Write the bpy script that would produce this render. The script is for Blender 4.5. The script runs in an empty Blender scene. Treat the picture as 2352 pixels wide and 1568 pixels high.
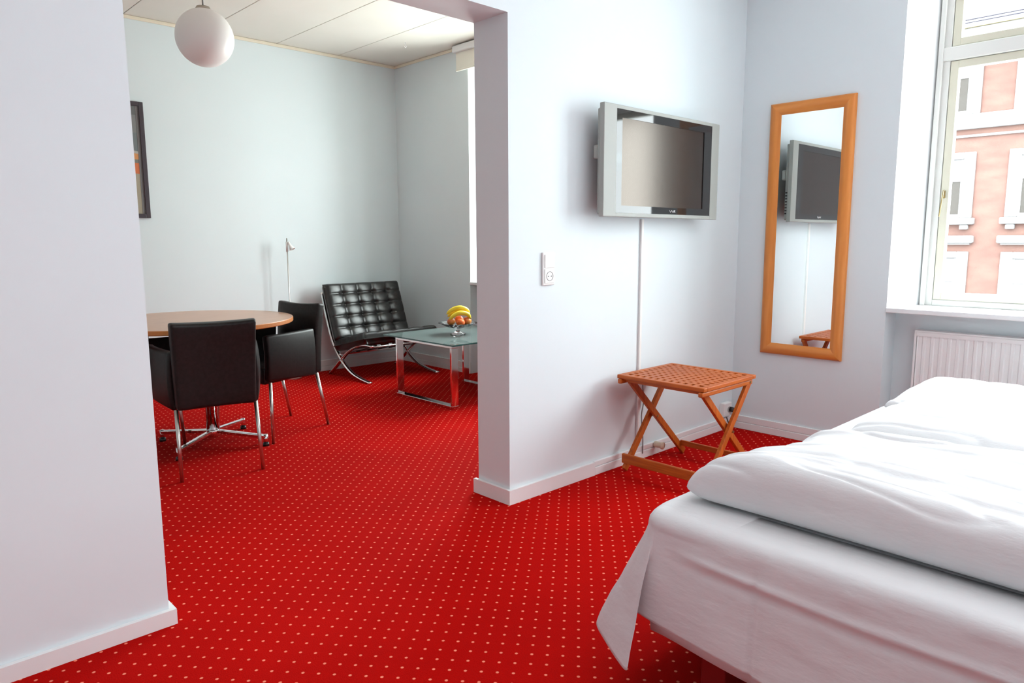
import bpy, bmesh, math, random
from mathutils import Vector, Matrix, noise
random.seed(3)
scene = bpy.context.scene
PI = math.pi
COL = scene.collection

# ------------------------------------------------------------------ camera
YAW, PIT, ROL = math.radians(46.313), math.radians(8.134), math.radians(-0.23)
fw = Vector((math.cos(YAW)*math.cos(PIT), math.sin(YAW)*math.cos(PIT), -math.sin(PIT)))
r0 = Vector((math.sin(YAW), -math.cos(YAW), 0))
u0 = r0.cross(fw)
rr = r0*math.cos(ROL) + u0*math.sin(ROL)
uu = rr.cross(fw)
cam_data = bpy.data.cameras.new('camera')
cam_data.sensor_width = 36.0
cam_data.lens = 36.0*1647.0/2352.0
cam_data.clip_start = 0.02
cam_data.clip_end = 300
cam = bpy.data.objects.new('camera', cam_data)
COL.objects.link(cam)
M = Matrix((rr, uu, -fw)).transposed().to_4x4()
M.translation = Vector((0, 0, 1.2))
cam.matrix_world = M
scene.camera = cam

# ------------------------------------------------------------------ world, lights, exposure
world = bpy.data.worlds.new('overcast_sky')
scene.world = world
world.use_nodes = True
bg = world.node_tree.nodes['Background']
bg.inputs[0].default_value = (0.93, 0.97, 1.0, 1)
# CIE overcast sky: three times brighter overhead than at the horizon
wn, wl = world.node_tree.nodes, world.node_tree.links
wtc = wn.new('ShaderNodeTexCoord')
wsx = wn.new('ShaderNodeSeparateXYZ')
wmx = wn.new('ShaderNodeMath'); wmx.operation = 'MAXIMUM'; wmx.inputs[1].default_value = 0.0
wma = wn.new('ShaderNodeMath'); wma.operation = 'MULTIPLY_ADD'; wma.inputs[1].default_value = 10.5; wma.inputs[2].default_value = 5.3
wl.new(wtc.outputs['Generated'], wsx.inputs[0])
wl.new(wsx.outputs[2], wmx.inputs[0])
wl.new(wmx.outputs[0], wma.inputs[0])
wl.new(wma.outputs[0], bg.inputs[1])
scene.view_settings.view_transform = 'Standard'
scene.view_settings.look = 'None'
scene.view_settings.exposure = 0.31
scene.view_settings.gamma = 1.0
scene.view_settings.use_curve_mapping = False
scene.cycles.adaptive_threshold = 0.03
scene.cycles.max_bounces = 10
scene.cycles.diffuse_bounces = 5
scene.cycles.glossy_bounces = 6
scene.cycles.transmission_bounces = 8
scene.cycles.transparent_max_bounces = 12
scene.cycles.caustics_reflective = False
scene.cycles.caustics_refractive = False
scene.cycles.sample_clamp_indirect = 6
scene.cycles.use_denoising = True


def area(name, loc, rot, sx, sy, power, color=(1, 1, 1), portal=False):
    d = bpy.data.lights.new(name, 'AREA')
    d.shape = 'RECTANGLE'
    d.size, d.size_y = sx, sy
    d.energy = power
    d.color = color
    if portal:
        d.cycles.is_portal = True
    o = bpy.data.objects.new(name, d)
    COL.objects.link(o)
    o.location = loc
    o.rotation_euler = rot
    return o


# daylight coming in through the three windows of the street wall (area lights just outside the panes)
WIN = (0, PI/2, 0)
for k_, (yc_, pw_, col_) in enumerate(((0.6725, 77, (0.86, 0.97, 1.0)), (-1.725, 115, (0.86, 0.97, 1.0)), (4.1375, 118, (0.90, 1.0, 0.97)))):
    area('window_daylight', (4.575, yc_, 1.74), WIN, 1.76, 1.28, pw_, col_)
    area('window_portal', (4.615, yc_, 1.74), WIN, 1.85, 1.40, 1, (1, 1, 1), portal=True)
# added soft fill under the bedroom ceiling, out of view; not a known lamp
area('ceiling_fill', (1.7, -0.7, 2.80), (0, 0, 0), 2.6, 2.4, 30, (0.88, 0.97, 1.0))


# ------------------------------------------------------------------ materials
def mat(name, col, rough=0.5, metal=0.0, **kw):
    m = bpy.data.materials.new(name)
    m.use_nodes = True
    b = m.node_tree.nodes['Principled BSDF']
    b.inputs['Base Color'].default_value = (*col, 1)
    b.inputs['Roughness'].default_value = rough
    b.inputs['Metallic'].default_value = metal
    for k, v in kw.items():
        b.inputs[k.replace('_', ' ')].default_value = v
    return m


def nodes(m):
    return m.node_tree.nodes, m.node_tree.links, m.node_tree.nodes['Principled BSDF']


def add_noise_color(m, c1, c2, scale=(1, 1, 1), nscale=5, detail=4, lo=0.35, hi=0.65, bump=0.0, rot=(0, 0, 0), dist=0.01):
    N, L, b = nodes(m)
    tc = N.new('ShaderNodeTexCoord')
    mp = N.new('ShaderNodeMapping')
    mp.inputs['Scale'].default_value = scale
    mp.inputs['Rotation'].default_value = rot
    nz = N.new('ShaderNodeTexNoise')
    nz.inputs['Scale'].default_value = nscale
    nz.inputs['Detail'].default_value = detail
    cr = N.new('ShaderNodeValToRGB')
    cr.color_ramp.elements[0].position = lo
    cr.color_ramp.elements[1].position = hi
    cr.color_ramp.elements[0].color = (*c1, 1)
    cr.color_ramp.elements[1].color = (*c2, 1)
    L.new(tc.outputs['Object'], mp.inputs['Vector'])
    L.new(mp.outputs['Vector'], nz.inputs['Vector'])
    L.new(nz.outputs['Fac'], cr.inputs['Fac'])
    L.new(cr.outputs['Color'], b.inputs['Base Color'])
    if bump:
        bp = N.new('ShaderNodeBump')
        bp.inputs['Strength'].default_value = bump
        bp.inputs['Distance'].default_value = dist
        L.new(nz.outputs['Fac'], bp.inputs['Height'])
        L.new(bp.outputs['Normal'], b.inputs['Normal'])
    return m


m_wall = add_noise_color(mat('pale_blue_wall_paint', (0.8, 0.83, 0.86), 0.6), (0.73, 0.80, 0.825), (0.75, 0.815, 0.84), nscale=1.2, detail=2)
m_wall.node_tree.nodes['Principled BSDF'].inputs['Specular IOR Level'].default_value = 0.3
m_ceil = add_noise_color(mat('cream_ceiling_board', (0.83, 0.8, 0.72), 0.6), (0.80, 0.765, 0.69), (0.83, 0.79, 0.72), nscale=2, detail=3)
m_trimcream = mat('cream_trim_paint', (0.82, 0.74, 0.6), 0.5)
m_white = mat('white_gloss_paint', (0.84, 0.84, 0.84), 0.3)
m_winpaint = mat('off_white_window_paint', (0.62, 0.60, 0.49), 0.4)
m_winframe = mat('white_window_frame_paint', (0.68, 0.68, 0.65), 0.4)
m_reveal = mat('white_window_reveal_paint', (0.80, 0.81, 0.82), 0.5)
m_gap = mat('dark_joint', (0.12, 0.10, 0.08), 0.8)
m_chrome = mat('polished_chrome', (0.82, 0.82, 0.82), 0.07, 1.0)
m_steel = mat('satin_steel', (0.62, 0.6, 0.57), 0.28, 1.0)
m_leather = add_noise_color(mat('black_leather', (0.01, 0.009, 0.009), 0.42), (0.007, 0.006, 0.006), (0.013, 0.011, 0.011), nscale=60, bump=0.06, dist=0.002)
m_leather_sheen = add_noise_color(mat('black_tufted_leather', (0.012, 0.012, 0.012), 0.33), (0.008, 0.008, 0.008), (0.016, 0.015, 0.014), nscale=50, bump=0.05, dist=0.002)
m_leather_sheen.node_tree.nodes['Principled BSDF'].inputs['Specular IOR Level'].default_value = 0.7
m_leather.node_tree.nodes['Principled BSDF'].inputs['Specular IOR Level'].default_value = 0.32
m_black = mat('black_plastic', (0.012, 0.012, 0.012), 0.35)
m_tvsilver = mat('silver_plastic', (0.335, 0.345, 0.32), 0.5, 0.0)
m_tvgloss = mat('glossy_black_bezel', (0.02, 0.021, 0.021), 0.04)
m_tvscreen = mat('matte_lcd_screen', (0.010, 0.008, 0.008), 0.21)
m_tvscreen.node_tree.nodes['Principled BSDF'].inputs['Specular IOR Level'].default_value = 0.65
m_tvscreen.node_tree.nodes['Principled BSDF'].inputs['Specular Tint'].default_value = (1.0, 0.80, 0.64, 1)
m_logo = mat('silver_lettering', (0.75, 0.75, 0.78), 0.3, 0.3)
m_mirror = mat('mirror_glass', (0.93, 0.945, 0.94), 0.0, 1.0)
m_sheet = add_noise_color(mat('white_cotton_sheet', (0.8, 0.8, 0.82), 0.75), (0.72, 0.725, 0.735), (0.755, 0.76, 0.765), nscale=5, detail=6, bump=0.35, dist=0.03, scale=(1.6, 0.6, 1.6))
m_sheet.node_tree.nodes['Principled BSDF'].inputs['Sheen Weight'].default_value = 0.15
m_rad = mat('warm_white_radiator_enamel', (0.88, 0.88, 0.88), 0.4)
m_plastic = mat('white_plastic', (0.86, 0.86, 0.84), 0.35)
m_hole = mat('dark_hole', (0.03, 0.03, 0.03), 0.8)
m_grey = mat('grey_slot', (0.35, 0.35, 0.34), 0.6)
m_globe = mat('opal_glass_globe', (0.9, 0.87, 0.86), 0.35)
m_cable = mat('grey_cable', (0.25, 0.24, 0.23), 0.5)
m_orange = mat('orange_peel', (0.9, 0.16, 0.02), 0.45)
m_apple = add_noise_color(mat('red_apple_skin', (0.6, 0.06, 0.02), 0.3), (0.55, 0.03, 0.02), (0.75, 0.28, 0.05), nscale=6)
m_banana = add_noise_color(mat('banana_skin', (0.86, 0.62, 0.03), 0.45), (0.80, 0.55, 0.015), (0.88, 0.68, 0.05), nscale=12)
m_bananatip = mat('brown_banana_stem', (0.2, 0.13, 0.03), 0.7)
m_redleg = mat('dark_red_bed_leg', (0.30, 0.01, 0.01), 0.4)
m_base = mat('dark_bed_base', (0.05, 0.02, 0.02), 0.8)
m_hw = mat('aged_brass', (0.35, 0.27, 0.13), 0.35, 0.9)
m_blind = mat('cream_roller_blind', (0.83, 0.79, 0.70), 0.7)
m_asphalt = mat('street_asphalt', (0.25, 0.25, 0.25), 0.9)


def wood(name, c1, c2, along, rough=0.4, ns=6):
    sc = [14, 14, 14]
    sc[along] = 1.2
    return add_noise_color(mat(name, c1, rough), c1, c2, scale=tuple(sc), nscale=ns, detail=5, lo=0.3, hi=0.7)


m_teak = [wood('oiled_teak_%s' % 'xyz'[i], (0.36, 0.070, 0.009), (0.52, 0.125, 0.016), i, 0.42) for i in range(3)]
for m_ in m_teak:
    m_.node_tree.nodes['Principled BSDF'].inputs['Specular IOR Level'].default_value = 0.3
m_beech = [wood('orange_beech_%s' % 'xyz'[i], (0.66, 0.215, 0.035), (0.78, 0.29, 0.06), i, 0.35, 3) for i in range(3)]
m_table = add_noise_color(mat('pale_cherry_veneer', (0.6, 0.4, 0.3), 0.3), (0.50, 0.27, 0.17), (0.58, 0.33, 0.21), scale=(1, 12, 1), nscale=4)
m_tableedge = mat('orange_cherry_edge', (0.55, 0.20, 0.05), 0.4)

# glass
def glass(name, col, rough=0.0, ior=1.45):
    m = bpy.data.materials.new(name)
    m.use_nodes = True
    N, L = m.node_tree.nodes, m.node_tree.links
    b = N['Principled BSDF']
    b.inputs['Base Color'].default_value = (*col, 1)
    b.inputs['Roughness'].default_value = rough
    b.inputs['IOR'].default_value = ior
    b.inputs['Transmission Weight'].default_value = 1.0
    return m


def thin_glass(name, col, refl=0.08, satin=None):
    """window pane: clear transparency plus a mirror-like reflection (no refraction, so daylight passes)"""
    m = bpy.data.materials.new(name)
    m.use_nodes = True
    N, L = m.node_tree.nodes, m.node_tree.links
    N.remove(N['Principled BSDF'])
    t = N.new('ShaderNodeBsdfTransparent')
    t.inputs[0].default_value = (*col, 1)
    g = N.new('ShaderNodeBsdfGlossy')
    g.inputs['Roughness'].default_value = 0.0
    lw = N.new('ShaderNodeLayerWeight')
    lw.inputs[0].default_value = 0.5
    pw = N.new('ShaderNodeMath'); pw.operation = 'POWER'; pw.inputs[1].default_value = 5.0
    f = N.new('ShaderNodeMath'); f.operation = 'MULTIPLY_ADD'; f.inputs[1].default_value = 0.9; f.inputs[2].default_value = refl*0.5
    L.new(lw.outputs['Facing'], pw.inputs[0])
    L.new(pw.outputs[0], f.inputs[0])
    mx = N.new('ShaderNodeMixShader')
    L.new(f.outputs[0], mx.inputs[0])
    L.new(t.outputs[0], mx.inputs[1])
    L.new(g.outputs[0], mx.inputs[2])
    if satin:
        df = N.new('ShaderNodeBsdfDiffuse'); df.inputs[0].default_value = (*satin, 1)
        m2 = N.new('ShaderNodeMixShader'); m2.inputs[0].default_value = 0.35
        L.new(mx.outputs[0], m2.inputs[1]); L.new(df.outputs[0], m2.inputs[2])
        mx = m2
    L.new(mx.outputs[0], N['Material Output'].inputs[0])
    return m


m_pane = thin_glass('window_pane_glass', (0.97, 0.98, 0.98))
m_tabglass = thin_glass('green_table_glass', (0.55, 0.70, 0.67), 0.5, (0.20, 0.255, 0.245))
m_tabedge = mat('dark_green_glass_edge', (0.02, 0.12, 0.11), 0.1)
m_tabedge.node_tree.nodes['Principled BSDF'].inputs['Specular IOR Level'].default_value = 0.9
m_bowl = thin_glass('clear_cut_glass', (0.93, 0.92, 0.93))


# carpet: red with a grid of small pink dots
def carpet():
    m = mat('red_dotted_carpet', (0.6, 0.01, 0.005), 0.95)
    N, L, b = nodes(m)
    b.inputs['Specular IOR Level'].default_value = 0.05
    b.inputs['Sheen Weight'].default_value = 0.0
    tc = N.new('ShaderNodeTexCoord')
    mp = N.new('ShaderNodeMapping')
    mp.inputs['Rotation'].default_value = (0, 0, math.radians(49.0))
    mp.inputs['Location'].default_value = (0.013, 0.02, 0)
    L.new(tc.outputs['Object'], mp.inputs['Vector'])
    sx = N.new('ShaderNodeSeparateXYZ')
    L.new(mp.outputs[0], sx.inputs[0])

    def mth(op, a, bb=None):
        n = N.new('ShaderNodeMath')
        n.operation = op
        for i, v in enumerate((a, bb)):
            if v is None:
                continue
            if isinstance(v, (int, float)):
                n.inputs[i].default_value = v
            else:
                L.new(v, n.inputs[i])
        return n.outputs[0]
    cx = mth('MULTIPLY', mth('SUBTRACT', mth('FRACT', mth('DIVIDE', sx.outputs[0], 0.0452)), 0.5), 0.0452)
    cy = mth('MULTIPLY', mth('SUBTRACT', mth('FRACT', mth('DIVIDE', sx.outputs[1], 0.0484)), 0.5), 0.0484)
    d = mth('SQRT', mth('ADD', mth('MULTIPLY', cx, cx), mth('MULTIPLY', cy, cy)))
    dot = N.new('ShaderNodeMapRange')
    dot.inputs['From Min'].default_value = 0.0054
    dot.inputs['From Max'].default_value = 0.0034
    L.new(d, dot.inputs['Value'])
    nz = N.new('ShaderNodeTexNoise')
    nz.inputs['Scale'].default_value = 260
    nz.inputs['Detail'].default_value = 3
    L.new(tc.outputs['Object'], nz.inputs['Vector'])
    nz2 = N.new('ShaderNodeTexNoise')
    nz2.inputs['Scale'].default_value = 1.6
    nz2.inputs['Detail'].default_value = 3
    L.new(tc.outputs['Object'], nz2.inputs['Vector'])
    mxn = mth('ADD', mth('MULTIPLY', nz.outputs['Fac'], 0.55), mth('MULTIPLY', nz2.outputs['Fac'], 0.45))
    cr = N.new('ShaderNodeValToRGB')
    cr.color_ramp.elements[0].position = 0.3
    cr.color_ramp.elements[1].position = 0.7
    cr.color_ramp.elements[0].color = (0.34, 0.0008, 0.0004, 1)
    cr.color_ramp.elements[1].color = (0.52, 0.003, 0.0008, 1)
    L.new(mxn, cr.inputs['Fac'])
    mix = N.new('ShaderNodeMix')
    mix.data_type = 'RGBA'
    L.new(dot.outputs[0], mix.inputs['Factor'])
    L.new(cr.outputs['Color'], mix.inputs['A'])
    mix.inputs['B'].default_value = (0.92, 0.26, 0.17, 1)
    L.new(mix.outputs['Result'], b.inputs['Base Color'])
    bp = N.new('ShaderNodeBump')
    bp.inputs['Strength'].default_value = 0.5
    bp.inputs['Distance'].default_value = 0.003
    L.new(nz.outputs['Fac'], bp.inputs['Height'])
    L.new(bp.outputs['Normal'], b.inputs['Normal'])
    return m


m_carpet = carpet()


# ------------------------------------------------------------------ mesh helpers
def finish(name, bm, material, parent=None, smooth=False, loc=None):
    me = bpy.data.meshes.new(name)
    bmesh.ops.recalc_face_normals(bm, faces=bm.faces)
    bm.to_mesh(me)
    bm.free()
    mats = material if isinstance(material, (list, tuple)) else [material]
    for mm in mats:
        me.materials.append(mm)
    if smooth:
        me.polygons.foreach_set('use_smooth', [True]*len(me.polygons))
    o = bpy.data.objects.new(name, me)
    COL.objects.link(o)
    if parent is not None:
        o.parent = parent
    if loc is not None:
        o.location = loc
    return o


def autosmooth(o, deg=40):
    me = o.data
    bm = bmesh.new()
    bm.from_mesh(me)
    for e in bm.edges:
        if len(e.link_faces) == 2:
            e.smooth = e.calc_face_angle(0) < math.radians(deg)
    for f in bm.faces:
        f.smooth = True
    bm.to_mesh(me)
    bm.free()
    return o


def box(bm, x0, x1, y0, y1, z0, z1, bev=0.0, seg=2, mi=0, rot=None, org=None):
    g = bmesh.ops.create_cube(bm, size=1)
    vs = g['verts']
    for v in vs:
        v.co = Vector(((x0+x1)/2 + v.co.x*(x1-x0), (y0+y1)/2 + v.co.y*(y1-y0), (z0+z1)/2 + v.co.z*(z1-z0)))
    fs = set(f for v in vs for f in v.link_faces)
    if bev:
        r = bmesh.ops.bevel(bm, geom=list(set(e for v in vs for e in v.link_edges)), offset=bev, segments=seg, profile=0.5, affect='EDGES')
        fs = set(f for f in r['faces']) | set(f for f in fs if f.is_valid)
        vs = list(set(v for f in fs for v in f.verts))
    for f in fs:
        f.material_index = mi
    if rot is not None:
        o = org or Vector((0, 0, 0))
        for v in vs:
            v.co = rot @ (v.co - o) + o
    return vs


def frame_from(d):
    d = d.normalized()
    a = Vector((0, 0, 1)) if abs(d.z) < 0.95 else Vector((1, 0, 0))
    s = d.cross(a).normalized()
    t = s.cross(d).normalized()
    return s, t


def tube(bm, pts, rad, n=10, caps=True, mi=0):
    pts = [Vector(p) for p in pts]
    rings = []
    k = len(pts)
    s_prev = None
    for i, p in enumerate(pts):
        d = (pts[min(i+1, k-1)] - pts[max(i-1, 0)])
        if s_prev is None:
            s, t = frame_from(d)
        else:
            dn = d.normalized()
            s = (s_prev - dn*s_prev.dot(dn)).normalized()
            t = s.cross(dn).normalized()
        s_prev = s
        r = rad[i] if isinstance(rad, (list, tuple)) else rad
        rings.append([bm.verts.new(p + (s*math.cos(2*PI*j/n) + t*math.sin(2*PI*j/n))*r) for j in range(n)])
    for a, b in zip(rings, rings[1:]):
        for j in range(n):
            f = bm.faces.new((a[j], a[(j+1) % n], b[(j+1) % n], b[j]))
            f.material_index = mi
    if caps:
        f = bm.faces.new(rings[0]); f.material_index = mi
        f = bm.faces.new(list(reversed(rings[-1]))); f.material_index = mi


def bar(bm, p0, p1, w, h, side, bev=0.0):
    """rectangular bar from p0 to p1; side = direction of the width w, h = other thickness"""
    p0, p1 = Vector(p0), Vector(p1)
    d = (p1-p0).normalized()
    s = Vector(side)
    s = (s - d*s.dot(d)).normalized()
    t = d.cross(s)
    vs = []
    for p in (p0, p1):
        for a, b in ((-1, -1), (1, -1), (1, 1), (-1, 1)):
            vs.append(bm.verts.new(p + s*a*w/2 + t*b*h/2))
    fs = [(0, 1, 2, 3), (7, 6, 5, 4), (0, 4, 5, 1), (1, 5, 6, 2), (2, 6, 7, 3), (3, 7, 4, 0)]
    faces = [bm.faces.new([vs[i] for i in f]) for f in fs]
    if bev:
        bmesh.ops.bevel(bm, geom=list(set(e for f in faces for e in f.edges)), offset=bev, segments=2, profile=0.5, affect='EDGES')


def strip(bm, pts, w, h, side):
    """flat bar of constant width following a curve lying in a plane normal to `side`"""
    pts = [Vector(p) for p in pts]
    s = Vector(side).normalized()
    rings = []
    for i, p in enumerate(pts):
        d = (pts[min(i+1, len(pts)-1)] - pts[max(i-1, 0)]).normalized()
        t = d.cross(s).normalized()
        rings.append([bm.verts.new(p + s*a*w/2 + t*b*h/2) for a, b in ((-1, -1), (1, -1), (1, 1), (-1, 1))])
    for a, b in zip(rings, rings[1:]):
        for j in range(4):
            bm.faces.new((a[j], a[(j+1) % 4], b[(j+1) % 4], b[j]))
    bm.faces.new(rings[0])
    bm.faces.new(list(reversed(rings[-1])))


def lathe(bm, prof, n=32, org=(0, 0, 0), mi=0):
    org = Vector(org)
    rings = []
    for r, z in prof:
        if r < 1e-6:
            rings.append([bm.verts.new(org + Vector((0, 0, z)))])
        else:
            rings.append([bm.verts.new(org + Vector((r*math.cos(2*PI*j/n), r*math.sin(2*PI*j/n), z))) for j in range(n)])
    for a, b in zip(rings, rings[1:]):
        for j in range(n):
            k = (j+1) % n
            if len(a) == 1 and len(b) == 1:
                continue
            if len(a) == 1:
                f = bm.faces.new((a[0], b[k], b[j]))
            elif len(b) == 1:
                f = bm.faces.new((a[j], a[k], b[0]))
            else:
                f = bm.faces.new((a[j], a[k], b[k], b[j]))
            f.material_index = mi


def prism(bm, poly, axis, a0, a1):
    """extrude a 2-D polygon along axis ('X','Y','Z')"""
    def P(u, v, w):
        return {'X': (w, u, v), 'Y': (u, w, v), 'Z': (u, v, w)}[axis]
    A = [bm.verts.new(P(u, v, a0)) for u, v in poly]
    B = [bm.verts.new(P(u, v, a1)) for u, v in poly]
    n = len(poly)
    bm.faces.new(A)
    bm.faces.new(list(reversed(B)))
    for i in range(n):
        bm.faces.new((A[i], A[(i+1) % n], B[(i+1) % n], B[i]))


def catmull(pts, n=8):
    pts = [Vector(p) for p in pts]
    P = [2*pts[0]-pts[1]] + pts + [2*pts[-1]-pts[-2]]
    out = []
    for i in range(1, len(P)-2):
        for k in range(n):
            t = k/n
            a, b, c, d = P[i-1], P[i], P[i+1], P[i+2]
            out.append(0.5*((2*b) + (c-a)*t + (2*a-5*b+4*c-d)*t*t + (3*b-a-3*c+d)*t**3))
    out.append(pts[-1])
    return out


def tag(o, label=None, cat=None, group=None, kind=None):
    if label: o['label'] = label
    if cat: o['category'] = cat
    if group: o['group'] = group
    if kind: o['kind'] = kind
    return o


def thing(name, label, cat, loc=(0, 0, 0), rz=0, group=None):
    o = bpy.data.objects.new(name, None)
    o.empty_display_size = 0.1
    COL.objects.link(o)
    o.location = loc
    o.rotation_euler = (0, 0, rz)
    return tag(o, label, cat, group)


def struct(name, bm, m, **k):
    o = finish(name, bm, m, **k)
    o['kind'] = 'structure'
    return o


def copy_tree(o, parent=None):
    c = o.copy()
    COL.objects.link(c)
    if parent is not None:
        c.parent = parent
    for ch in list(o.children):
        copy_tree(ch, c)
    return c


# ------------------------------------------------------------------ room shell
H = 2.83
WA0, WA1 = 2.285, 2.50       # partition faces
BACK = 5.93
WX = 4.13                    # inner face of the street wall
WXO = 4.62                   # its outer face
JX0, JX1 = 0.68, 2.165       # opening
LINT = 2.135
XB, YB = -1.9, -2.9          # rear of the bedroom
XL = -0.7                    # left end of the living room

bm = bmesh.new()
box(bm, XB-0.2, WXO, YB-0.2, BACK+0.2, -0.12, 0.0)
struct('floor', bm, m_carpet)

bm = bmesh.new()
prism(bm, [(XB, 0), (JX0, 0), (JX0, LINT), (JX1, LINT), (JX1, 0), (WX, 0), (WX, H), (XB, H)], 'Y', WA0, WA1)
struct('wall_partition', bm, m_wall)
bm = bmesh.new(); box(bm, XL-0.2, WX, BACK, BACK+0.2, 0, H); struct('wall_back', bm, m_wall)
bm = bmesh.new(); box(bm, XL-0.2, XL, WA1, BACK, 0, H); struct('wall_left', bm, m_wall)
bm = bmesh.new(); box(bm, XB-0.2, XB, YB, WA0, 0, H); struct('wall_bedroom_left', bm, m_wall)
bm = bmesh.new(); box(bm, XB-0.2, WX, YB-0.2, YB, 0, H); struct('wall_front', bm, m_wall)

# street wall: solid piers, lintels above the openings; recessed niches below the sills
SILL = 0.825
WTOP = 2.66
wins = [(-0.05, 1.395), (-2.45, -1.0), (3.42, 4.855)]       # niche extents in Y
ys = sorted(wins)
bm = bmesh.new()
y = YB-0.2
for (a, b) in ys:
    box(bm, WX, WXO, y, a, 0, H)
    box(bm, WX, WXO, a, b, WTOP+0.02, H)
    box(bm, 4.29, WXO, a, b, 0, SILL-0.03)
    y = b
box(bm, WX, WXO, y, BACK+0.2, 0, H)
struct('wall_right', bm, m_wall)

# ceilings
bm = bmesh.new(); box(bm, XB-0.2, WXO, YB-0.2, WA0+0.1, H, H+0.15); struct('ceiling_bedroom', bm, m_white)
bm = bmesh.new(); box(bm, XL-0.2, WXO, WA1-0.1, BACK+0.2, H+0.012, H+0.15)
ceil = struct('ceiling', bm, m_gap)
edges = [WX-0.005, 3.52, 2.94, 2.35, 1.76, 1.17, 0.58, -0.01, XL+0.005]
for i in range(len(edges)-1):
    bm = bmesh.new()
    box(bm, edges[i+1]+0.0025, edges[i]-0.0025, WA1+0.005, BACK-0.005, H, H+0.011, bev=0.002, seg=1)
    finish('ceiling_board', bm, m_ceil, ceil)

# cream cove strips where the living-room walls meet the ceiling
bm = bmesh.new(); box(bm, XL, WX, BACK-0.016, BACK-0.001, H-0.026, H-0.001, bev=0.004); struct('trim_1', bm, m_trimcream)
bm = bmesh.new(); box(bm, WX-0.015, WX-0.001, WA1, BACK-0.016, H-0.026, H-0.001, bev=0.004); struct('trim_2', bm, m_trimcream)


# baseboards (with a groove line part way up)
def baseboard(name, x0, x1, y0, y1, h, axis, side, lower=0.042, t=0.016):
    """a lower board with a slightly thinner cap above it; side = +1/-1 direction the face looks towards"""
    bm = bmesh.new()
    for (z0, z1, tt) in ((0, lower, t), (lower+0.003, h, t-0.0025), (lower, lower+0.003, t-0.008)):
        if axis == 'X':
            ya, yb = (y0-tt*1.0, y0) if side < 0 else (y0, y0+tt)
            box(bm, x0, x1, ya, yb, z0, z1, bev=0.002 if z1-z0 > 0.01 else 0, seg=1)
        else:
            xa, xb = (x0-tt, x0) if side < 0 else (x0, x0+tt)
            box(bm, xa, xb, y0, y1, z0, z1, bev=0.002 if z1-z0 > 0.01 else 0, seg=1)
    return struct(name, bm, m_white)


baseboard('baseboard_partition', 2.75, WX, WA0-0.001, 0, 0.072, 'X', -1, t=0.0172)
bm = bmesh.new()
t_ = 0.018
prism(bm, [(2.75, WA0-0.001), (2.75, WA0-t_), (JX1-t_, WA0-t_), (JX1-t_, WA1+t_), (JX1-0.001, WA1+t_), (JX1-0.001, WA0-0.001)], 'Z', 0, 0.068)
struct('baseboard_opening', bm, m_white)
bm = bmesh.new()
prism(bm, [(XB, WA0-0.001), (XB, WA0-t_), (JX0+t_, WA0-t_), (JX0+t_, WA1+t_), (JX0+0.001, WA1+t_), (JX0+0.001, WA0-0.001)], 'Z', 0, 0.05)
struct('baseboard_left', bm, m_white)
baseboard('baseboard_right', WX-0.001, 0, 1.40, WA0-0.02, 0.085, 'Y', -1)
baseboard('baseboard_back', XL, WX, BACK-0.001, 0, 0.10, 'X', -1)
baseboard('baseboard_window', WX-0.001, 0, 4.86, BACK-0.02, 0.10, 'Y', -1)


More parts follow.
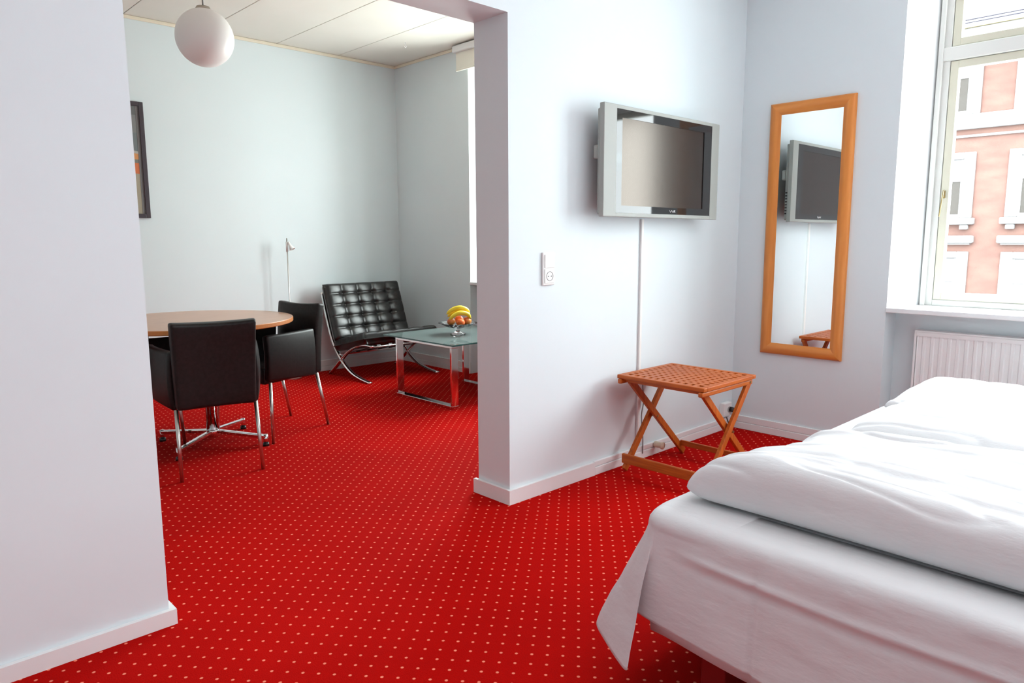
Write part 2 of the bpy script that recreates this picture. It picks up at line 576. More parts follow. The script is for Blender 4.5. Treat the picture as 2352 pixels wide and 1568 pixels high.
# ------------------------------------------------------------------ windows of the street wall
def window(idx, ya, yb):
    """window between niche sides ya..yb: reveal lining, sill, frame, transom, four sashes with panes"""
    root = thing('window_%d' % idx, None, None)
    root['kind'] = 'structure'
    XF = 4.43
    sp = 0.07                                    # splay of the reveals
    # reveal lining: splayed sides and head
    bm = bmesh.new()
    for s, y0 in ((-1, yb), (1, ya)):
        prism(bm, [(WX, y0), (WXO-0.04, y0), (WXO-0.04, y0+s*(sp+0.03)), (XF, y0+s*sp), (WX, y0+s*0.002)], 'Z', SILL, WTOP+0.02)
    box(bm, WX+0.001, WXO-0.04, ya+0.001, yb-0.001, WTOP, WTOP+0.02)
    o = finish('window_reveal', bm, m_reveal, root)
    # sill board with a small nosing
    bm = bmesh.new()
    box(bm, WX-0.012, XF+0.03, ya+0.0, yb+0.0, SILL-0.026, SILL, bev=0.004, seg=2)
    finish('window_sill', bm, m_reveal, root)
    fy0, fy1 = ya+sp, yb-sp
    mid = (fy0+fy1)/2
    # fixed frame
    bm = bmesh.new()
    z0, z1, zt0, zt1 = SILL, WTOP, 2.125, 2.195
    w = 0.062
    box(bm, XF, XF+0.07, fy1-w, fy1, z0, z1, bev=0.003)
    box(bm, XF, XF+0.07, fy0, fy0+w, z0, z1, bev=0.003)
    box(bm, XF+0.001, XF+0.07, fy0+w, fy1-w, z0, z0+0.032, bev=0.003)
    box(bm, XF+0.001, XF+0.07, fy0+w, fy1-w, z1-0.05, z1, bev=0.003)
    box(bm, XF-0.012, XF+0.06, fy0+0.004, fy1-0.004, zt0, zt1, bev=0.006)
    box(bm, XF-0.006, XF+0.07, mid-0.035, mid+0.035, z0, z1, bev=0.004)
    # architrave strip on the reveal side
    box(bm, XF-0.02, XF, fy1-0.03, fy1-0.006, z0, z1, bev=0.004)
    box(bm, XF-0.02, XF, fy0+0.006, fy0+0.03, z0, z1, bev=0.004)
    finish('window_frame', bm, m_winframe, root)
    # sashes
    for (a, b) in ((mid+0.037, fy1-w-0.002), (fy0+w+0.002, mid-0.037)):
        for (c, d) in ((z0+0.034, zt0-0.002), (zt1+0.002, z1-0.052)):
            bm = bmesh.new()
            sw = 0.04
            X0, X1 = XF+0.004, XF+0.05
            box(bm, X0, X1, a, a+sw, c, d, bev=0.004)
            box(bm, X0, X1, b-sw, b, c, d, bev=0.004)
            box(bm, X0, X1, a+sw-0.002, b-sw+0.002, c, c+sw, bev=0.004)
            box(bm, X0, X1, a+sw-0.002, b-sw+0.002, d-sw, d, bev=0.004)
            s = finish('sash', bm, m_winpaint, root)
            bm = bmesh.new()
            box(bm, X0+0.02, X0+0.024, a+sw-0.003, b-sw+0.003, c+sw-0.003, d-sw+0.003)
            finish('pane', bm, m_pane, s)
    # casement stays / handles on the window-side stile
    if idx == 1:
        ys_ = fy1-w-0.022
        bm = bmesh.new()
        box(bm, XF-0.001, XF+0.004, ys_-0.004, ys_+0.008, 1.41, 1.45, bev=0.001)
        tube(bm, [(XF-0.004, ys_+0.002, 1.45), (XF-0.022, ys_+0.0, 1.448), (XF-0.024, ys_+0.004, 1.40), (XF-0.024, ys_+0.012, 1.31)], 0.0035, 8)
        finish('casement_stay', bm, m_hw, root, True)
        bm = bmesh.new()
        tube(bm, [(XF-0.006, ys_+0.02, 2.56), (XF-0.02, ys_+0.02, 2.48), (XF-0.024, ys_+0.01, 2.44), (XF-0.02, ys_-0.005, 2.43), (XF-0.012, ys_-0.012, 2.46)], 0.004, 8)
        finish('casement_hook', bm, m_hw, root, True)
    return root


for i, (a, b) in enumerate(wins):
    window(i+1, a, b)

# roller blind in the living-room window
t = thing('roller_blind', 'cream roller blind rolled up above the living room window', 'blind', (4.085, 4.2, 2.66))
bm = bmesh.new(); box(bm, -0.045, 0.04, -0.86, 0.76, 0.105, 0.16, bev=0.01); finish('blind_box', bm, m_white, t)
bm = bmesh.new(); box(bm, -0.012, -0.006, -0.82, 0.74, -0.03, 0.105); finish('blind_fabric', bm, m_blind, t)
bm = bmesh.new(); box(bm, -0.018, 0.0, -0.82, 0.742, -0.045, -0.028, bev=0.004); finish('bottom_bar', bm, m_blind, t)

# ------------------------------------------------------------------ radiator under the bedroom window
t = thing('radiator', 'warm white fluted panel radiator in the niche under the window', 'radiator', (4.235, 0.7, 0.12))
bm = bmesh.new()
ya, yb = -0.57, 0.575
n = 28
pitch = (yb-ya-0.03)/n
prof = []
for k in range(n):
    y0 = ya+0.015+k*pitch
    prof += [(y0, 0.0), (y0+pitch*0.28, 0.0), (y0+pitch*0.40, 0.005), (y0+pitch*0.86, 0.005)]
prof.append((yb-0.015, 0.0))
front = [(0.0+dx, yy) for yy, dx in prof]
for zz0, zz1 in ((0.02, 0.555),):
    A = [bm.verts.new((x-0.009, yy, zz0)) for x, yy in front]
    B = [bm.verts.new((x-0.009, yy, zz1)) for x, yy in front]
    for i in range(len(front)-1):
        bm.faces.new((A[i], A[i+1], B[i+1], B[i]))
box(bm, 0.004, 0.06, ya+0.004, yb-0.004, 0.0, 0.57, bev=0.003)
finish('fluted_panel', bm, m_rad, t)
for s, yy in ((1, yb-0.012), (-1, ya)):
    bm = bmesh.new(); box(bm, -0.012, 0.07, yy, yy+0.012, 0.0, 0.582, bev=0.003); finish('side_cover', bm, m_rad, t)
bm = bmesh.new(); box(bm, -0.012, 0.07, ya, yb, 0.575, 0.585, bev=0.003)
box(bm, -0.012, -0.006, ya+0.012, yb-0.012, 0.555, 0.575)
finish('top_cover', bm, m_rad, t)
bm = bmesh.new(); tube(bm, [(0.03, yb-0.05, 0.02), (0.03, yb-0.05, -0.12)], 0.011); tube(bm, [(0.03, yb-0.1, 0.02), (0.03, yb-0.1, -0.12)], 0.011); finish('pipe', bm, m_rad, t, True)

# ------------------------------------------------------------------ the house across the street
def facade():
    X = 22.0
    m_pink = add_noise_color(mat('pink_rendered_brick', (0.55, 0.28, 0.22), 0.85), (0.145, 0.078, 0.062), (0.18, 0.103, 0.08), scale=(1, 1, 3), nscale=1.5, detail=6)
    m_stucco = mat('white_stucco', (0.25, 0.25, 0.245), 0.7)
    m_slate = add_noise_color(mat('grey_roof_slate', (0.3, 0.3, 0.36), 0.7), (0.10, 0.10, 0.13), (0.14, 0.14, 0.165), nscale=3)
    m_dark = mat('dark_window_glass', (0.045, 0.04, 0.032), 0.6)
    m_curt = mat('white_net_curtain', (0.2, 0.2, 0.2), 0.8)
    m_yel = mat('yellowish_gutter_paint', (0.5, 0.45, 0.25), 0.6)  # the gutter's own yellowish colour
    b = thing('apartment_building', 'pink rendered apartment house with white window surrounds across the street', 'building', (X, 4.0, -6.0))
    oy, oz = -4.0, 6.0
    ylo, yhi = -16.0, 30.0
    bm = bmesh.new(); box(bm, 0.0, 8, ylo+oy, yhi+oy, 0, 6.2+oz); finish('facade_wall', bm, m_pink, b)
    bm = bmesh.new(); box(bm, -0.12, 0, ylo+oy, yhi+oy, 3.98+oz, 4.36+oz, bev=0.03); finish('cornice', bm, m_stucco, b)
    bm = bmesh.new(); box(bm, -0.05, 0, ylo+oy, yhi+oy, 3.78+oz, 3.84+oz); finish('string_course', bm, m_stucco, b)
    bm = bmesh.new(); box(bm, -0.25, 0.3, ylo+oy, yhi+oy, 6.05+oz, 6.2+oz, bev=0.03); box(bm, -0.4, 0.3, ylo+oy, yhi+oy, 6.2+oz, 6.45+oz, bev=0.04); finish('cornice', bm, m_stucco, b)
    bm = bmesh.new(); box(bm, -0.45, -0.33, ylo+oy, yhi+oy, 6.45+oz, 6.52+oz); finish('gutter', bm, m_yel, b)
    # roof of slates: courses stepped up a mansard slope
    bm = bmesh.new()
    prism(bm, [(-0.3, 6.45+oz), (0.35, 6.9+oz), (0.5, 7.0+oz), (8, 7.0+oz), (8, 6.45+oz)], 'Y', ylo+oy, yhi+oy)
    finish('roof', bm, m_slate, b)
    for k in range(4):
        x0 = -0.3+0.16*k; z0 = 6.47+oz+0.112*k
        bm = bmesh.new(); bar(bm, (x0, ylo+oy, z0), (x0, yhi+oy, z0), 0.03, 0.03, (0, 0, 1)); finish('slate_course', bm, m_slate, b)
    # window column positions (right edge of surround), period 2.29
    per = 2.29

    def fmesh(kind):
        """local window: y from 0 to 1.56, z from 0"""
        hh = {'mid': 1.70, 'low': 1.82, 'top': 1.65}[kind]
        sf = bmesh.new()
        box(sf, -0.07, 0.0, 0, 0.27, 0, hh, bev=0.015, seg=1)
        box(sf, -0.07, 0.0, 1.29, 1.56, 0, hh, bev=0.015, seg=1)
        box(sf, -0.07, 0.0, 0.27, 1.29, hh-0.17, hh, bev=0.015, seg=1)
        box(sf, -0.07, 0.0, 0.27, 1.29, 0, 0.1, bev=0.015, seg=1)
        # sash bars
        box(sf, -0.035, 0.0, 0.745, 0.815, 0.1, hh-0.17)
        box(sf, -0.035, 0.0, 0.27, 1.29, hh*0.56, hh*0.56+0.07)
        box(sf, -0.03, 0.0, 0.27, 0.32, 0.1, hh-0.17)
        box(sf, -0.03, 0.0, 1.24, 1.29, 0.1, hh-0.17)
        gl = bmesh.new()
        box(gl, -0.02, 0.0, 0.27, 1.29, 0.1, hh*0.56)
        cu = bmesh.new()
        box(cu, -0.02, 0.0, 0.27, 1.29, hh*0.56, hh-0.17)
        return sf, gl, cu, hh
    protos = {}
    for kind, zz in (('mid', 1.70), ('low', -1.0), ('top', 4.36)):
        sf, gl, cu, hh = fmesh(kind)
        s = finish('window', sf, m_stucco, b)
        g = finish('pane', gl, m_dark if kind != 'low' else m_curt, s)
        c = finish('curtain', cu, m_curt, s)
        protos[kind] = (s, zz)
        if kind != 'top':
            e = bmesh.new()
            if kind == 'mid':
                box(e, -0.16, 0, -0.08, 1.64, -0.17, 0.0, bev=0.02, seg=1)
                box(e, -0.12, 0, 0.05, 0.25, -0.30, -0.17, bev=0.02, seg=1)
                box(e, -0.12, 0, 1.31, 1.51, -0.30, -0.17, bev=0.02, seg=1)
            else:
                box(e, -0.18, 0, -0.10, 1.66, hh+0.22, hh+0.42, bev=0.03, seg=1)
                box(e, -0.10, 0, -0.02, 1.58, hh+0.18, hh+0.22)
            finish('window_ledge', e, m_stucco, s)
    for kind, (s, zz) in protos.items():
        first = True
        for c in range(-6, 9):
            yy = 5.48 + c*per
            if yy < -14 or yy > 27:
                continue
            o = s if first else copy_tree(s, b)
            first = False
            o.location = (0, yy+oy, zz+oz)
    o = None
    bm = bmesh.new(); box(bm, WXO, 22.0, -16, 30, -6.2, -6.0)
    st = struct('street', bm, m_asphalt)


facade()

# ------------------------------------------------------------------ bed
BX0, BX1, BY0, BY1 = 1.44, 3.72, -0.72, 1.045
BT = 0.52
bed = thing('bed', 'double bed made up with a draped white sheet', 'bed', (2.58, 0.16, 0))
ox, oy_ = -2.58, -0.16
def L_(p):
    return (p[0]+ox, p[1]+oy_, p[2])
bm = bmesh.new(); box(bm, BX0+0.03+ox, BX1+ox, BY0+0.03+oy_, BY1-0.03+oy_, 0.20, 0.30, bev=0.01); finish('bed_frame', bm, m_base, bed)
bm = bmesh.new(); box(bm, BX0+0.02+ox, BX1+ox, BY0+0.03+oy_, BY1-0.03+oy_, 0.30, 0.508, bev=0.03, seg=3); finish('mattress', bm, m_sheet, bed)
for (lx, ly) in ((1.62, 0.90), (1.62, -0.6), (3.6, 0.9), (3.6, -0.6)):
    bm = bmesh.new(); box(bm, lx-0.035+ox, lx+0.035+ox, ly-0.035+oy_, ly+0.035+oy_, 0, 0.20, bev=0.004); finish('leg', bm, m_redleg, bed)
# lower valance strip (tucked under-sheet seen below the hem at the foot)
bm = bmesh.new()
pts_top = []
N_ = 40
rows = []
for k in range(N_+1):
    t_ = k/N_
    y = BY1-0.035 - t_*(BY1-BY0-0.07)
    hem = 0.195 - 0.035*min(1, t_*2.5) + 0.006*math.sin(t_*23)
    col = []
    for (x, z) in ((BX0+0.03, 0.42), (BX0+0.012, 0.32), (BX0+0.008, 0.24), (BX0+0.012, hem)):
        col.append(bm.verts.new(L_((x+0.006*math.sin(t_*31+z*9), y, z))))
    rows.append(col)
for a, b in zip(rows, rows[1:]):
    for j in range(3):
        bm.faces.new((a[j], a[j+1], b[j+1], b[j]))
o = finish('valance', bm, m_sheet, bed, True)
sm = o.modifiers.new('solid', 'SOLIDIFY'); sm.thickness = 0.003

# draped sheet: top grid plus a skirt whose hem follows a table of control points
bm = bmesh.new()
rad = 0.035
def perim(s):
    """top edge of the bed going from the head on the +Y side to the foot, round the corner, along the foot"""
    pass
# skirt control stations: (top edge point, outward dir, hem point)
st = []
for x in [3.70, 3.3, 2.9, 2.5, 2.1, 1.8, 1.62]:
    st.append(((x, BY1), (0, 1), (x, BY1+0.055+0.02*math.sin(x*9), 0.17+0.01*math.sin(x*7))))
st += [((1.54, BY1), (0, 1), (1.51, BY1+0.115, 0.165)),
       ((1.475, BY1-0.012), (-0.35, 0.93), (1.45, BY1+0.135, 0.150)),
       ((1.452, BY1-0.028), (-0.7, 0.7), (1.40, BY1+0.055, 0.135)),
       ((1.443, BY1-0.045), (-0.95, 0.3), (1.36, BY1-0.035, 0.125)),
       ((1.440, BY1-0.062), (-1, 0), (1.412, BY1+0.008, 0.185)),
       ((1.440, BY1-0.085), (-1, 0), (1.430, BY1+0.018, 0.240)),
       ((1.440, BY1-0.13), (-1, 0), (1.428, BY1-0.08, 0.236)),
       ((1.440, BY1-0.22), (-1, 0), (1.42, BY1-0.22, 0.228))]
for k in range(1, 12):
    y = BY1-0.22 - k*(BY1-0.22-BY0)/11
    st.append(((1.44, y), (-1, 0), (1.415+0.006*math.sin(k*1.7), y, 0.205+0.008*math.sin(k*2.1))))
# densify
NS = 12
tops = catmull([Vector((a[0], a[1], 0)) for a, _, _ in st], NS)
dirs = catmull([Vector((d[0], d[1], 0)) for _, d, _ in st], NS)
hems = catmull([Vector(h) for _, _, h in st], NS)
cols = []
NR = 40
for i in range(len(tops)):
    T, D, Hh = tops[i], dirs[i].normalized(), hems[i]
    col = []
    # rounded edge
    for j in range(5):
        a = j/4*PI/2
        p = Vector((T.x, T.y, BT-rad)) + D*(rad*math.sin(a)-rad) + Vector((0, 0, rad*math.cos(a)))
        col.append(p)
    E0 = Vector((T.x, T.y, BT-rad))
    for j in range(1, NR+1):
        s = j/NR
        p = E0.lerp(Hh, s)
        ease = s*s*(3-2*s)
        ease = ease*0.25 + s*0.75
        p.x = E0.x + (Hh.x-E0.x)*ease
        p.y = E0.y + (Hh.y-E0.y)*ease
        # pressed crease near the mattress edge and soft ripples
        fold = 0.003*math.sin(p.y*5+p.z*9)*s + 0.004*noise.noise(Vector((p.x*5, p.y*4, p.z*7))) + 0.002*noise.noise(Vector((p.x*9, p.y*11, p.z*16)))
        crease = 0.006*math.exp(-((s-0.20-0.02*math.sin(p.y*4))/0.035)**2) - 0.004*math.exp(-((s-0.29)/0.04)**2)
        crease *= min(1, max(0, (BY1-0.10-T.y)/0.12)) if D.x < -0.9 else 0
        vcre = -0.006*math.exp(-((p.y-0.72)/0.008)**2) if abs(D.y) < 0.3 else 0
        p += D*(fold+crease+vcre*min(1, s*6))
        col.append(p)
    cols.append([bm.verts.new(L_(p)) for p in col])
for a, b in zip(cols, cols[1:]):
    for j in range(len(a)-1):
        bm.faces.new((a[j], a[j+1], b[j+1], b[j]))
# top surface: fan grid between the outline ring and a flat inner grid
inner = [c[0] for c in cols]
far_pts = []
for v in inner:
    far_pts.append(bm.verts.new(L_((min(max(v.co.x-ox, 1.6), 3.6), min(v.co.y-oy_, 0.80), BT+0.001))))
for i in range(len(inner)-1):
    q = [inner[i], inner[i+1], far_pts[i+1], far_pts[i]]
    if len(set(tuple(round(c, 5) for c in v.co) for v in q)) >= 3:
        bm.faces.new(q)
box_pts = [(1.6, 0.80), (1.6, BY0), (3.6, BY0), (3.6, 0.80)]
bm.faces.new([bm.verts.new(L_((x, y, BT+0.001))) for x, y in box_pts])
bmesh.ops.remove_doubles(bm, verts=bm.verts, dist=0.0005)
o = finish('sheet', bm, m_sheet, bed, True)
sm = o.modifiers.new('solid', 'SOLIDIFY'); sm.thickness = 0.003; sm.offset = -1


def soft_block(name, label, cat, x0, x1, y0, y1, z0, hfun, nx, ny, noise_amp, nscale, seed, m, edge=0.06, zlift=None, exp=2.2):
    """cushion-like closed body: upper surface height hfun(u,v) above z0, rounded sides"""
    bm = bmesh.new()
    cx, cy = (x0+x1)/2, (y0+y1)/2
    grid_t, grid_b = [], []
    for i in range(nx+1):
        rt, rb = [], []
        for j in range(ny+1):
            u, v = i/nx, j/ny
            # sample denser near the edges
            uu_ = 0.5-0.5*math.cos(PI*u)
            vv_ = 0.5-0.5*math.cos(PI*v)
            uu_ = uu_*0.6+u*0.4
            vv_ = vv_*0.6+v*0.4
            x, y = x0+(x1-x0)*uu_, y0+(y1-y0)*vv_
            du = min(uu_, 1-uu_)*(x1-x0)
            dv = min(vv_, 1-vv_)*(y1-y0)
            def e(d):
                k = min(1, d/edge)
                return (1-(1-k)**exp)**(1/exp)
            f = e(du)*e(dv)
            h = hfun(uu_, vv_)
            nv = Vector((x*nscale[0]+seed, y*nscale[1], seed))
            nn = noise.noise(nv) + 0.5*noise.noise(nv*2.1) - 0.9*max(0, 0.16-abs(noise.noise(nv*1.3+Vector((3, 8, 1)))))/0.16 + 0.25*noise.noise(Vector((x*26, y*9, seed)))
            # outline wobble
            wob = 0.012*noise.noise(Vector((x*3, y*3, seed+5)))
            zc = h*0.38
            zt = zc + (h-zc)*f + noise_amp*nn*min(1, f*1.3)
            zb = zc*(1-f)
            X = x + wob*(1-f)
            Y = y + wob*(1-f)
            rt.append((X-cx, Y-cy, zt))
            rb.append((X-cx, Y-cy, zb))
        grid_t.append(rt); grid_b.append(rb)
    VT = [[bm.verts.new(p) for p in r] for r in grid_t]
    VB = [[bm.verts.new(p) for p in r] for r in grid_b]
    for i in range(nx):
        for j in range(ny):
            bm.faces.new((VT[i][j], VT[i+1][j], VT[i+1][j+1], VT[i][j+1]))
            bm.faces.new((VB[i][j], VB[i][j+1], VB[i+1][j+1], VB[i+1][j]))
    for i in range(nx):
        bm.faces.new((VT[i][0], VB[i][0], VB[i+1][0], VT[i+1][0]))
        bm.faces.new((VT[i][ny], VT[i+1][ny], VB[i+1][ny], VB[i][ny]))
    for j in range(ny):
        bm.faces.new((VT[0][j], VT[0][j+1], VB[0][j+1], VB[0][j]))
        bm.faces.new((VT[nx][j], VB[nx][j], VB[nx][j+1], VT[nx][j+1]))
    bmesh.ops.remove_doubles(bm, verts=bm.verts, dist=0.0004)
    o = finish(name, bm, m, None, True, (cx, cy, z0))
    return tag(o, label, cat)


# folded duvet: full front roll, flatter towards the head, dipping at its left end
def duvet_h(u, v):
    h = 0.142 - 0.045*u
    if v > 0.86:
        h -= 0.045*((v-0.86)/0.14)**2
    h += 0.012*math.sin(v*9+u*3)
    # folded layers: shallow steps along the bed's width
    h -= 0.012*(1/(1+math.exp(-(u-0.34+0.05*math.sin(v*5))*60)))
    h += 0.012*math.exp(-((u-0.93)/0.05)**2)
    return h
duv = soft_block('duvet', 'thick white duvet folded across the middle of the bed', 'duvet', 1.565, 2.33, -0.70, 0.985, BT+0.003, duvet_h, 120, 190, 0.0075, (11, 2.4), 3.1, m_sheet, edge=0.075, exp=2.6)
# top fold of the duvet: a strip turned back along its rear edge
def pillow_h(hh, tilt=0.0):
    def f(u, v):
        a = (max(0, math.sin(PI*min(max(u, 0), 1))))**0.36
        b = (max(0, math.sin(PI*min(max(v, 0), 1))))**0.35
        return 0.035+hh*a*b + tilt*u
    return f
soft_block('pillow', 'white pillow nearest the duvet, at the wall side of the bed', 'pillow', 2.44, 2.96, 0.14, 0.925, BT+0.003, pillow_h(0.06, 0.015), 80, 90, 0.007, (7, 4), 11.7, m_sheet, edge=0.06, exp=2.6)
soft_block('pillow', 'white pillow at the head of the bed by the radiator', 'pillow', 2.985, 3.56, 0.20, 0.99, BT+0.003, pillow_h(0.038, 0.02), 60, 80, 0.006, (6, 4), 21.3, m_sheet, edge=0.055, exp=2.8)


# ------------------------------------------------------------------ folding luggage stool
def stool():
    X0, X1, Y0, Y1, Z = 2.85, 3.335, 1.715, 2.215, 0.52
    cx, cy = (X0+X1)/2, (Y0+Y1)/2
    t = thing('folding_stool', 'folding teak luggage stool with crossed legs and a pierced slatted top', 'stool', (cx, cy, 0))
    hx, hy = (X1-X0)/2, (Y1-Y0)/2
    mx, my, mz = m_teak
    th = 0.02
    zt, zb = Z, Z-th
    rw = 0.032
    for s in (-1, 1):
        bm = bmesh.new(); box(bm, s*hx-(rw if s > 0 else 0), s*hx+(rw if s < 0 else 0), -hy, hy, zb, zt, bev=0.004); finish('edge_rail', bm, my, t)
        bm = bmesh.new(); box(bm, -hx+rw, hx-rw, s*hy-(rw if s > 0 else 0), s*hy+(rw if s < 0 else 0), zb, zt-0.0003, bev=0.003); finish('edge_rail', bm, mx, t)
    nX, nY = 10, 11            # holes along X and along Y
    wx, wy = 2*(hx-rw), 2*(hy-rw)
    px, py = wx/nX, wy/nY
    hole = 0.017
    bm = bmesh.new(); box(bm, -(px-hole)/2, (px-hole)/2, -hy+rw-0.002, hy-rw+0.002, zb+0.003, zt-0.0006, bev=0.001, seg=1)
    base = finish('slat', bm, my, t)
    base.location = (-hx+rw+px, 0, 0)
    for k in range(2, nX):
        c = base.copy(); COL.objects.link(c); c.parent = t; c.location = (-hx+rw+px*k, 0, 0)
    bm = bmesh.new(); box(bm, -hx+rw-0.002, hx-rw+0.002, -(py-hole)/2, (py-hole)/2, zb+0.003, zt-0.001, bev=0.001, seg=1)
    base = finish('slat', bm, mx, t)
    base.location = (0, -hy+rw+py, 0)
    for k in range(2, nY):
        c = base.copy(); COL.objects.link(c); c.parent = t; c.location = (0, -hy+rw+py*k, 0)
    # rails under the top, running from front to back
    for s in (-1, 1):
        bm = bmesh.new()
        yy = s*(hy-0.018)
        box(bm, -hx-0.004, hx-0.02, yy-0.012, yy+0.012, zb-0.026, zb-0.001, bev=0.006)
        finish('under_rail', bm, mx, t)
    # bar on which the inner legs hang
    bm = bmesh.new(); box(bm, -hx+0.03, -hx+0.055, -hy+0.03, hy-0.03, zb-0.02, zb-0.001, bev=0.005); finish('cross_bar', bm, my, t)
    # outer legs: from top rear to floor front; inner legs: from top front to floor rear
    zl = zb-0.012
    for s in (-1, 1):
        bm = bmesh.new()
        yo = s*(hy-0.016); yi = s*(hy-0.043)
        bar(bm, (hx-0.045, yo, zl), (-hx+0.055, yo, 0.012), 0.034, 0.019, (1, 0, 0.8), bev=0.003)
        finish('leg', bm, mz, t)
        bm = bmesh.new()
        bar(bm, (-hx+0.055, yi, zl), (hx+0.075, yi, 0.012), 0.034, 0.019, (1, 0, -0.8), bev=0.003)
        finish('leg', bm, mz, t)
        bm = bmesh.new(); tube(bm, [(0.045, yo+0.014*s, 0.262), (0.045, yi-0.012*s, 0.262)], 0.006, 10); finish('pivot_bolt', bm, m_hw, t)
        bm = bmesh.new(); tube(bm, [(hx-0.045, yo+0.013*s, zl), (hx-0.045, yo-0.013*s, zl)], 0.006, 10); finish('pivot_bolt', bm, m_hw, t)
    bm = bmesh.new(); box(bm, -hx+0.052, -hx+0.070, -hy-0.002, hy+0.002, 0.045, 0.095, bev=0.004)
    finish('stretcher', bm, my, t)
    bm = bmesh.new(); box(bm, hx+0.028, hx+0.042, -hy+0.05, hy-0.05, 0.055, 0.085, bev=0.003)
    finish('stretcher', bm, my, t)
    return t


stool()


# ------------------------------------------------------------------ television
def television():
    X0, X1, Z0, Z1, Y = 2.66, 3.665, 1.303, 1.821, 2.165
    cx, cz = (X0+X1)/2, (Z0+Z1)/2
    t = thing('television', 'flat silver television with a black screen mounted on the wall', 'television', (cx, 2.2, cz))
    hx, hz = (X1-X0)/2, (Z1-Z0)/2
    y = Y-2.2

    def rectframe(bm, a, b, ya, yb, wl, wr, wt, wb, bev=0.003):
        box(bm, -a, -a+wl, ya, yb, -b, b, bev=bev)
        box(bm, a-wr, a, ya, yb, -b, b, bev=bev)
        box(bm, -a+wl-0.002, a-wr+0.002, ya+0.0003, yb, b-wt, b, bev=bev)
        box(bm, -a+wl-0.002, a-wr+0.002, ya+0.0003, yb, -b, -b+wb, bev=bev)
    bm = bmesh.new()
    rectframe(bm, hx, hz, y, y+0.028, 0.095, 0.075, 0.018, 0.02)
    finish('cabinet', bm, m_tvsilver, t)
    # inner gloss bezel
    L, R, T, B = -hx+0.093, hx-0.073, hz-0.016, -hz+0.018
    bm = bmesh.new()
    box(bm, L, L+0.045, y+0.002, y+0.02, B, T)
    box(bm, R-0.075, R, y+0.002, y+0.02, B, T)
    box(bm, L+0.045, R-0.075, y+0.002, y+0.02, T-0.04, T)
    box(bm, L+0.045, R-0.075, y+0.002, y+0.02, B, B+0.036)
    finish('bezel', bm, m_tvgloss, t)
    bm = bmesh.new(); box(bm, L+0.045, R-0.075, y+0.006, y+0.02, B+0.036, T-0.04); finish('screen', bm, m_tvscreen, t)
    # silvery script mark under the screen
    bm = bmesh.new()
    for pts in ([(0, 1), (0.35, 0.35), (0.75, 0.1), (1.1, 0.6), (1.45, 1.0), (1.75, 0.6), (2.1, 0.2), (2.4, 0.05), (2.7, 0.5), (2.95, 1.0), (3.2, 1.0), (3.5, 0.45), (3.8, 0.15)],
                [(3.1, 0.2), (3.4, 0.6), (3.75, 1.0)]):
        P = [(0.04+0.0135*a, y+0.0005, B+0.011+0.012*b) for a, b in pts]
        tube(bm, P, 0.0014, 6)
    finish('lettering', bm, m_logo, t)
    for k in range(3):
        bm = bmesh.new(); box(bm, hx-0.16+k*0.012, hx-0.157+k*0.012, y-0.0006, y+0.001, -hz+0.008, -hz+0.012); finish('indicator', bm, m_grey, t)
    # back shell, vents and wall bracket
    bm = bmesh.new()
    box(bm, -hx+0.012, hx-0.012, y+0.027, y+0.05, -hz+0.012, hz-0.02, bev=0.006)
    box(bm, -hx+0.10, hx-0.10, y+0.05, y+0.085, -hz+0.05, hz-0.06, bev=0.01)
    finish('back_shell', bm, m_tvsilver, t)
    for k in range(8):
        bm = bmesh.new(); box(bm, hx-0.013, hx-0.0105, y+0.033, y+0.046, -hz+0.05+k*0.019, -hz+0.058+k*0.019); finish('vent_slot', bm, m_hole, t)
    bm = bmesh.new()
    box(bm, -hx+0.018, hx-0.018, y+0.05, y+0.080, 0.01, 0.075, bev=0.008)
    finish('wall_bracket', bm, m_tvsilver, t)
    bm = bmesh.new(); box(bm, -0.2, 0.2, y+0.08, WA0-2.2-0.001, -0.12, 0.12, bev=0.003); finish('wall_plate', bm, m_steel, t)


television()

# ------------------------------------------------------------------ mirror with wooden frame
def mirror():
    Y0, Y1, Z0, Z1 = 1.612, 2.098, 0.505, 1.972
    t = thing('wall_mirror', 'tall mirror in an orange beech frame beside the window', 'mirror', (WX, (Y0+Y1)/2, (Z0+Z1)/2))
    hy, hz = (Y1-Y0)/2, (Z1-Z0)/2
    w = 0.066
    prof = [(0.0, 0.0), (0.0, 0.016), (0.008, 0.023), (0.028, 0.028), (0.048, 0.022), (w-0.006, 0.014), (w, 0.012), (w, 0.0)]   # (inwards, height off the wall)

    def member(p0, p1, inward, name, m):
        """mitred moulding along an edge; ends cut at 45 degrees"""
        p0, p1, inn = Vector(p0), Vector(p1), Vector(inward)
        d = (p1-p0).normalized()
        bm = bmesh.new()
        A = [bm.verts.new(p0 + inn*a + d*a + Vector((-h-0.001, 0, 0))) for a, h in prof]
        B = [bm.verts.new(p1 + inn*a - d*a + Vector((-h-0.001, 0, 0))) for a, h in prof]
        n = len(prof)
        for i in range(n):
            bm.faces.new((A[i], A[(i+1) % n], B[(i+1) % n], B[i]))
        bm.faces.new(A); bm.faces.new(list(reversed(B)))
        o = finish(name, bm, m, t)
        autosmooth(o, 50)
    member((0, -hy, -hz), (0, -hy, hz), (0, 1, 0), 'frame_side', m_beech[2])
    member((0, hy, -hz), (0, hy, hz), (0, -1, 0), 'frame_side', m_beech[2])
    member((0, -hy, -hz), (0, hy, -hz), (0, 0, 1), 'frame_rail', m_beech[1])
    member((0, -hy, hz), (0, hy, hz), (0, 0, -1), 'frame_rail', m_beech[1])
    bm = bmesh.new(); box(bm, -0.0125, -0.002, -hy+w-0.006, hy-w+0.006, -hz+w-0.006, hz-w+0.006); finish('mirror_glass', bm, m_mirror, t)


mirror()

